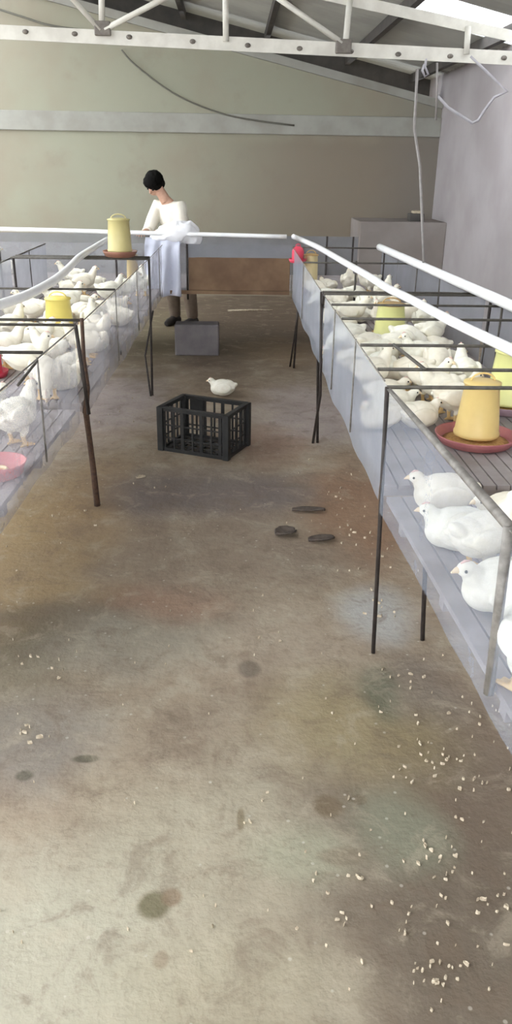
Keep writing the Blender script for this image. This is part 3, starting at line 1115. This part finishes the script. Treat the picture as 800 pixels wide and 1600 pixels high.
taken = [(f[0], .16 if k in ('amber', 'pale', 'left', 'mid') else .1) for k, f in feeders.items()]


def clear(q, r=.125):
    for b in birds:
        if (b[1] - q).length < r:
            return False
    for f, fr in taken:
        if (Vector((f.x, f.y, q.z)) - q).length < fr + .05:
            return False
    return True


def xin(y, side):
    if side > 0:
        if y < R1.y:
            return lerp(RIN0, R1.x, (y - .85) / (R1.y - .85))
        if y < R2.y:
            return lerp(R1.x, R2.x, (y - R1.y) / (R2.y - R1.y))
        return lerp(R2.x, RFX, (y - R2.y) / (YX - R2.y))
    if y < L1.y:
        return L1.x - .05
    return lerp(L2.x, L3.x, (y - L2.y) / (L3.y - L2.y))


SEAMS = (R1.y + .05, R2.y, L1.y + .05, L3.y)


def settle(q, yaw=0.0, pose='rest'):
    """keep a bird inside its cage"""
    side = 1 if q.x > 0 else -1
    m = .075 + .065 * abs(math.cos(yaw)) + (.02 if pose == 'feed' else 0)
    e = xin(q.y, side)
    o = ROUT - .1 if side > 0 else LOUT
    if side > 0:
        q.x = min(max(q.x, e + m), o - m)
    else:
        q.x = max(min(q.x, e - m), o + m)
    q.y = min(q.y, YX - .22)
    for s in (SEAMS[:2] if side > 0 else SEAMS[2:]):
        if abs(q.y - s) < .12:
            q.y = s + (.13 if q.y > s else -.13)
    return q


for pose, px, py, deg, sc in BIRDS:
    q = onz(px, py, FZ + ZC[pose] * sc)
    q = settle(Vector((q.x, q.y, FZ + .001)), R(deg), pose)
    if clear(q, .13):
        bird(pose, q, R(deg), sc)
# fill where the crowd is thick
rs = random.Random(11)


def fill(side, ya, yb, xa_, xb_, n):
    k = 0
    tries = 0
    while k < n and tries < 4000:
        tries += 1
        y = rs.uniform(ya, yb)
        x = xin(y, side) + side * rs.uniform(xa_, xb_)
        ps, yw = rs.choice(('stand', 'rest', 'rest', 'feed')), rs.uniform(0, 6.28)
        q = settle(Vector((x, y, FZ + .001)), yw, ps)
        if clear(q, .14):
            bird(ps, q, yw, rs.uniform(.9, 1.02))
            k += 1


fill(1, 3.1, 4.5, .11, .55, 19)
fill(1, 4.9, 6.6, .14, .5, 12)
fill(-1, 3.9, 6.2, .14, .5, 12)
fill(-1, 2.7, 3.6, .11, .5, 5)
# cross cage, far left
for px, py, pose, deg in ((22, 392, 'stand', 20), (40, 388, 'stand', 170), (55, 383, 'stand', 80), (5, 390, 'rest', 30), (70, 392, 'rest', 10), (33, 405, 'rest', 120)):
    q = onz(px, py, FZ + ZC[pose])
    q = Vector((q.x, min(max(q.y, YX + .18), CY1 - .18), FZ + .001))
    if clear(q, .12):
        bird(pose, q, R(deg), 1.05)
# the one on the floor behind the crate
q = onz(348, 605, .065)
bird('rest', Vector((q.x, q.y, .001)), R(170), 1.0)

# labels: nearest landmark, side, order
marks = dict((k, v) for k, v in feeders.items())
marks['post'] = (Vector((R0.x, R0.y + .1, FZ)), 'the near corner post')
marks['stick'] = (Vector((L2.x, L2.y + .1, FZ)), 'the top of the crooked stick')
marks['rodend'] = (Vector((R1.x, R1.y + .1, FZ)), 'the nearest right cage leg')
marks['barend'] = (Vector((R2.x, R2.y + .05, FZ)), 'the paired right legs')
marks['corner'] = (Vector((-2.2, 7.7, FZ)), 'the back left cage corner')
ORD = ['nearest', 'second nearest', 'third nearest', 'fourth nearest', 'fifth nearest', 'sixth nearest', 'seventh nearest', 'eighth nearest', 'ninth nearest', 'tenth nearest', 'eleventh nearest', 'twelfth nearest']
buckets = {}
for b in birds:
    o, p, pose, yaw, sc = b
    if p.z < .3:
        tag(o, 'lone white young chicken on the concrete floor behind the black crate', 'chicken')
        continue
    side = p.x > 0
    best = min(((p - Vector((m[0].x, m[0].y, p.z))).length, k) for k, m in marks.items() if (m[0].x > 0) == side)
    m = marks[best[1]]
    d = p - m[0]
    if abs(d.y) > abs(d.x):
        rel_ = 'behind' if d.y > 0 else 'in front of'
    else:
        rel_ = 'right of' if d.x > 0 else 'left of'
    buckets.setdefault((best[1], rel_, pose), []).append((best[0], o, m[1]))
PW = {'stand': 'standing white chicken', 'rest': 'resting white chicken', 'feed': 'pecking white chicken'}
for (k, rel_, pose), lst in buckets.items():
    lst.sort(key=lambda t: t[0])
    for i, (dist, o, nm) in enumerate(lst):
        if len(lst) == 1:
            lab = '%s %s %s' % (PW[pose], rel_, nm)
        else:
            lab = '%s %s %s, %s' % (PW[pose], rel_, nm, ORD[i])
        tag(o, lab, 'chicken', 'white chickens in the cages')
print('birds', len(birds), 'labels', len(set(b[0]['label'] for b in birds)))

# ------------------------------------------------------------------ crate
ca_ = onz(253, 703)
cb_ = onz(354, 719)
u = (cb_ - ca_)
ang = math.atan2(u.y, u.x)
CW = u.length
cd_ = onz(397, 701)
CDP = max(.30, min(.5, (cd_ - cb_).length))
CH = .275
crate = empty('plastic_crate', (0, 0, 0), ang)
side_dir = Vector((-math.sin(ang), math.cos(ang), 0))
crate.location = (ca_ + cb_) / 2 + side_dir * CDP / 2
tag(crate, 'open black slatted plastic crate standing in the middle of the aisle', 'crate')
hw, hd_ = CW / 2, CDP / 2
mb = MB()
nb = 7
for i in range(nb):
    x = lerp(-hw + .03, hw - .03, i / (nb - 1))
    mb.box((x - .013, -hd_ + .01, .004), (x + .013, hd_ - .01, .014))
for i in range(5):
    y = lerp(-hd_ + .03, hd_ - .03, i / 4)
    mb.box((-hw + .01, y - .012, .006), (hw - .01, y + .012, .0135))
mb.build('base', M['crate_base'], crate)


def crate_side(a, b, n, nm):
    """slatted side from a to b: rim, foot rail, mid bits and upright slats"""
    a, b = Vector(a), Vector(b)
    t = (b - a).normalized()
    m = MB()
    m.beam(a + Vector((0, 0, CH - .012)), b + Vector((0, 0, CH - .012)), .016, .024)
    m.beam(a + Vector((0, 0, CH - .003)), b + Vector((0, 0, CH - .003)), .03, .008)
    m.beam(a + Vector((0, 0, .012)), b + Vector((0, 0, .012)), .016, .024)
    m.beam(a + Vector((0, 0, .085)), b + Vector((0, 0, .085)), .006, .008)
    m.beam(a + Vector((0, 0, .165)), b + Vector((0, 0, .165)), .006, .008)
    for i in range(n):
        p = lerp(a, b, (i + .5) / n)
        w = .02 if i % 2 == 0 else .01
        m.beam(p - t * w / 2 + Vector((0, 0, .02)), p - t * w / 2 + Vector((0, 0, CH - .02)), .010, w, up=t)
    return m.build(nm, M['crate'], crate)


crate_side((-hw, -hd_, 0), (hw, -hd_, 0), 7, 'long_side')
crate_side((-hw, hd_, 0), (hw, hd_, 0), 7, 'long_side')
crate_side((-hw, -hd_, 0), (-hw, hd_, 0), 5, 'short_side')
crate_side((hw, -hd_, 0), (hw, hd_, 0), 5, 'short_side')
for sx in (-1, 1):
    for sy in (-1, 1):
        MB().box((sx * hw - .02, sy * hd_ - .02, 0), (sx * hw + .02, sy * hd_ + .02, CH)).build('corner_post', M['crate'], crate, bevel=.005)
# dark grip plate in the back side
MB().box((-hw * .78, hd_ - .014, CH - .1), (-hw * .35, hd_ - .006, CH - .02)).build('grip_plate', M['crate'], crate, bevel=.003)

# ------------------------------------------------------------------ person
PY = 8.72
hc = ony(241, 286, PY - .1)
PR = R(-28)
hoff = Matrix.Rotation(PR, 3, 'Z') @ Vector((-.05, -.1, 0))
per = empty('person', (hc.x - hoff.x, hc.y - hoff.y, 0), PR)
tag(per, 'person in an off white shirt bending over the white sack at the back', 'person')
hx, hy, hz = -.05, -.1, hc.z
mb = MB()
neck = Vector((.03, -.02, hz - .145))
chest = Vector((.06, .06, hz - .32))
pel = Vector((.08, .20, .90))
# trunk
mb.tube([pel + Vector((0, 0, -.08)), pel, lerp(pel, chest, .5), chest, lerp(chest, neck, .55), neck], [.125, .14, .125, .145, .10, .055], 18, .72)
mb.tube([neck + Vector((0, 0, -.02)), neck + (Vector((hx, hy, hz)) - neck) * .6], [.055, .05], 12)
head = Vector((hx, hy, hz))
hr = Matrix.Rotation(R(10), 3, 'Y') @ Matrix.Rotation(R(48), 3, 'X')
# face looks towards -y and down
mb.ball(head, (.074, .09, .105), hr, 18)
mb.ball(head + hr @ Vector((0, -.03, -.055)), (.055, .06, .06), hr, 14)
mb.ball(head + hr @ Vector((0, -.098, -.02)), (.013, .018, .024), hr, 8)       # nose
mb.tube([head + hr @ Vector((-.022, -.084, -.066)), head + hr @ Vector((0, -.092, -.066)), head + hr @ Vector((.022, -.084, -.066))], .007, 6)
for s in (-1, 1):
    mb.ball(head + hr @ Vector((s * .076, .005, -.012)), (.012, .022, .032), hr, 8)
hands = {}
sh = {}
for s, elb, wr in ((-1, (-.13, -.12, hz - .46), (-.03, -.36, hz - .45)), (1, (.23, -.05, hz - .46), (.2, -.32, hz - .43))):
    S = Vector((.045 + s * .135, .01, hz - .225))
    sh[s] = (S, Vector(elb), Vector(wr))
    E, W = Vector(elb), Vector(wr)
    mb.tube([lerp(chest, neck, .4), S, lerp(S, E, .5), E], [.07, .062, .05, .042], 12)
    mb.tube([lerp(S, E, .9), E, lerp(E, W, .4), W], [.04, .042, .036, .026], 12)
    d = (W - E).normalized()
    side = d.cross(Vector((0, 0, 1))).normalized() * 1
    up = side.cross(d)
    mb.tube([W - d * .01, W + d * .04, W + d * .085], [.026, .036, .034], 12, .5)
    for i, (off, ln) in enumerate(((-.028, .066), (-.0095, .078), (.0095, .074), (.028, .058))):
        b0_ = W + d * .08 + side * off
        mb.tube([b0_ - d * .02, b0_ + d * ln * .45 + side * off * .25, b0_ + d * ln * .8 - up * ln * .25 + side * off * .35, b0_ + d * ln * .95 - up * ln * .55 + side * off * .35], [.0088, .0085, .0078, .0065], 8)
    tb = W + d * .025 - side * s * .028
    mb.tube([tb, tb + d * .03 - side * s * .03 - up * .01, tb + d * .06 - side * s * .034 - up * .022], [.012, .011, .008], 8)
for s in (-1, 1):
    hip = pel + Vector((s * .085, 0, -.03))
    kn = Vector((.08 + s * .1, .13, .48))
    an = Vector((.08 + s * .11, .2, .085))
    mb.tube([hip, lerp(hip, kn, .5), kn, lerp(kn, an, .35), an], [.095, .082, .06, .058, .04], 14)
    mb.tube([an + Vector((0, .04, -.04)), an + Vector((0, -.06, -.05)), an + Vector((0, -.15, -.06))], [.04, .036, .024], 10)
body = mb.build('body', M['skin'], per)
remesh(body, .0075, 4, .5)
# clothes
mb = MB()
mb.tube([pel + Vector((0, 0, .0)), lerp(pel, chest, .5), chest, lerp(chest, neck, .5), lerp(chest, neck, .82)], [.165, .15, .165, .125, .075], 20, .76)
for s in (-1, 1):
    S, E, W = sh[s]
    mb.tube([lerp(chest, neck, .35), S, lerp(S, E, .5), lerp(S, E, 1.0), lerp(E, W, .35)], [.085, .078, .066, .06, .05], 14)
shirt = mb.build('shirt', M['shirt'], per)
remesh(shirt, .009, 5, .5)
tex = None
mb = MB()
mb.tube([pel + Vector((0, 0, .06)), pel + Vector((0, 0, -.1))], [.155, .15], 18, .78)
for s in (-1, 1):
    hip = pel + Vector((s * .085, 0, -.03))
    kn = Vector((.08 + s * .1, .13, .48))
    an = Vector((.08 + s * .11, .2, .085))
    mb.tube([hip, lerp(hip, kn, .5), kn, lerp(kn, an, .5), an], [.11, .098, .078, .072, .06], 16)
tr = mb.build('trousers', M['trousers'], per)
remesh(tr, .01, 5, .5)
for s in (-1, 1):
    an = Vector((.08 + s * .11, .2, .085))
    mb = MB()
    mb.tube([(an.x, an.y + .06, .045), (an.x, an.y - .04, .048), (an.x, an.y - .13, .035), (an.x, an.y - .19, .028)], [.045, .048, .045, .028], 12)
    sho = mb.build('shoe', M['shoe'], per)
    remesh(sho, .008, 4, .5)
# hair: a cap over the crown, back and sides, forehead fringe
mb = MB()
mb.ball(head + hr @ Vector((0, .012, .02)), (.093, .102, .104), hr, 20)
mb.ball(head + hr @ Vector((0, -.04, .055)), (.082, .066, .06), hr, 16)
mb.ball(head + hr @ Vector((0, .03, -.03)), (.088, .08, .075), hr, 16)
hairo = mb.build('hair', M['hair'], per)
remesh(hairo, .009, 3, .5)
for v in hairo.data.vertices:
    n_ = noise.noise(v.co * 38)
    v.co += (v.co - head).normalized() * n_ * .006
for s in (-1, 1):
    MB().ball(head + hr @ Vector((s * .03, -.084, .002)), (.011, .006, .008), hr, 8).build('eye', M['eye'], per, smooth=True)

# ------------------------------------------------------------------ sack with a hanging sheet
sp = ony(277, 366, YX + .1)
sack = empty('white_sack', (sp.x, YX + .1, TOPZ))
tag(sack, 'crumpled white sack draped over the back pipe in front of the person', 'sack')
mb = MB()
mb.ball((0, 0, .085), (.19, .16, .095), Matrix.Rotation(R(-6), 3, 'Y'), 24)
mb.ball((-.08, -.02, .05), (.16, .13, .05), None, 20)
mb.ball((.13, .02, .045), (.085, .12, .075), Matrix.Rotation(R(20), 3, 'Y'), 20)
mb.tube([(-.1, -.05, .04), (-.2, -.08, .03), (-.26, -.08, .02)], [.05, .04, .02], 12, .6)
so = mb.build('bag', M['sack'], sack)
remesh(so, .009, 3, .5)
for v in so.data.vertices:
    v.co += Vector((0, 0, 1)) * (noise.noise(v.co * 11) * .02 + noise.noise(v.co * 26) * .012) + Vector((1, .5, 0)) * noise.noise(v.co * 17 + Vector((3, 1, 2))) * .018
z_bot = ony(250, 462, YX - .05).z
xl, xr_ = ony(228, 420, YX - .05).x - sp.x, ony(282, 420, YX - .05).x - sp.x


def sheet_fn(u, v):
    x = lerp(xl, xr_, u) * (1.0 + .1 * v)
    z = lerp(.05, z_bot - TOPZ, v) + .02 * noise.noise(Vector((u * 5, 1.7, 0))) * v
    y = -.14 - .012 + .03 * math.sin(u * 17 + v * 2) * (.3 + v * .7) + .02 * noise.noise(Vector((u * 4, v * 4, 2)))
    if v < .12:
        y += (.12 - v) * .5
    return Vector((x, y, z))


MB().sheet(sheet_fn, 40, 24, .003).build('hanging_sheet', M['sheet'], sack, smooth=True)

# ------------------------------------------------------------------ small things
bp = ony(652, 343, 10.3)
bx = empty('small_box', (bp.x, 10.4, la.z))
tag(bx, 'small dark box on the low wall in the far right corner', 'box')
MB().box((-.09, -.07, 0), (.09, .07, .09)).build('case', M['dark_wood_and_shade'], bx, bevel=.008)
MB().box((-.05, -.06, .09), (.07, .06, .12)).build('lid', M['litter'], bx, bevel=.008)

gb = onz(308, 556)
blk = MB()
blk.box((-.2, 0, 0), (.2, .2, .28))
bo = blk.build('concrete_block', M['block'], bevel=.012)
bo.location = (gb.x, gb.y, 0)
tag(bo, 'dull grey block on the floor under the back cage', 'block')

a, b = onz(356, 487), onz(426, 486)
tag(MB().tube([a + Vector((0, 0, .012)), lerp(a, b, .5) + Vector((0, .02, .012)), b + Vector((0, 0, .012))], [.012, .012, .009], 8).build('pale_stick', M['litter'], smooth=True),
    'thin pale stick lying on the dark floor at the back', 'stick')


def scrap(px0, py0, px1, py1, w, label, name, curl=.01, mat='debris'):
    a, b = onz(px0, py0), onz(px1, py1)
    t = (b - a)
    s = Vector((-t.y, t.x, 0)).normalized()

    def fn(u, v):
        ww = w * (math.sin(math.pi * min(1, max(0, u * .9 + .06)))) ** .6
        return a + t * u + s * (v - .5) * ww + Vector((0, 0, .006 + curl * (abs(v - .5) * 2) ** 2 + .008 * abs(noise.noise(Vector((u * 5, v * 3, px0))))))
    o = MB().sheet(fn, 14, 6, .004).build(name, M[mat], smooth=True)
    return tag(o, label, 'debris')


scrap(456, 800, 508, 800, .05, 'long dark leaf like scrap, farthest of three on the aisle floor', 'dark_scrap', .012)
scrap(430, 838, 462, 834, .09, 'short dark scrap on the floor, left of the three in the aisle', 'dark_scrap', .02)
scrap(482, 848, 522, 844, .06, 'dark scrap with a pale tip, nearest of three on the aisle floor', 'dark_scrap', .015)
scrap(213, 750, 228, 747, .03, 'single white feather on the floor between crooked stick and crate', 'white_feather', .008, 'litter')

# pale flakes of feather and meal strewn over the concrete: nobody could count them
mb = MB()
rl = random.Random(5)


def flake(px, py, s):
    p = onz(px, py)
    a0 = rl.uniform(0, 6.28)
    lx, ly, th = rl.uniform(1.0, 2.2), rl.uniform(.5, 1.0), rl.uniform(0, 3.14)
    n = 6
    c = []
    for k in range(n):
        rr = s * rl.uniform(.5, 1.1)
        ex, ey = rr * math.cos(a0 + k * 1.047) * lx, rr * math.sin(a0 + k * 1.047) * ly
        c.append(Vector((p.x + ex * math.cos(th) - ey * math.sin(th), p.y + ex * math.sin(th) + ey * math.cos(th), .002 + rl.uniform(0, .006))))
    top = [mb.bm.verts.new(v + Vector((0, 0, .003))) for v in c]
    bot = [mb.bm.verts.new(Vector((v.x, v.y, .0008))) for v in c]
    mb.bm.faces.new(top)
    for k in range(n):
        mb.bm.faces.new((bot[k], bot[(k + 1) % n], top[(k + 1) % n], top[k]))


for _ in range(90):
    flake(rl.gauss(715, 70), rl.uniform(1060, 1560), rl.uniform(.0015, .0045))
for cx, cy, sx, sy, n in ((690, 1190, 35, 14, 16), (740, 1230, 20, 12, 8), (680, 1340, 14, 10, 8), (788, 1400, 14, 20, 8), (700, 1505, 20, 10, 7), (690, 1555, 14, 14, 5),
                          (530, 780, 16, 20, 10), (570, 850, 25, 30, 12), (610, 940, 30, 40, 14), (560, 690, 25, 20, 8), (650, 1060, 25, 20, 8), (60, 1040, 50, 20, 8), (45, 1150, 30, 10, 8),
                          (120, 820, 50, 20, 6), (555, 1370, 10, 5, 4), (800, 1120, 20, 20, 8), (490, 1385, 10, 6, 3), (190, 660, 20, 15, 6)):
    for _ in range(n):
        flake(rl.gauss(cx, sx), rl.gauss(cy, sy), rl.uniform(.002, .006))
for _ in range(70):
    flake(rl.uniform(0, 620), rl.uniform(720, 1500), rl.uniform(.0015, .0035))
lit = mb.build('feather_litter', M['litter'])
tag(lit, 'pale feather and meal flakes strewn over the concrete floor', 'litter', kind='stuff')

# ------------------------------------------------------------------ light
w = bpy.data.worlds.new('overcast_sky')
SC.world = w
w.use_nodes = True
bg = w.node_tree.nodes['Background']
bg.inputs[0].default_value = (0.93, 0.96, 1.0, 1)
bg.inputs[1].default_value = 1.0

SC.view_settings.view_transform = 'Standard'
SC.view_settings.look = 'None'
SC.view_settings.gamma = 1.0
SC.view_settings.use_curve_mapping = False
SC.view_settings.exposure = 3.1
SC.cycles.max_bounces = 14
SC.cycles.diffuse_bounces = 8
SC.cycles.transparent_max_bounces = 24
SC.cycles.use_denoising = True
SC.cycles.sample_clamp_indirect = 8.0
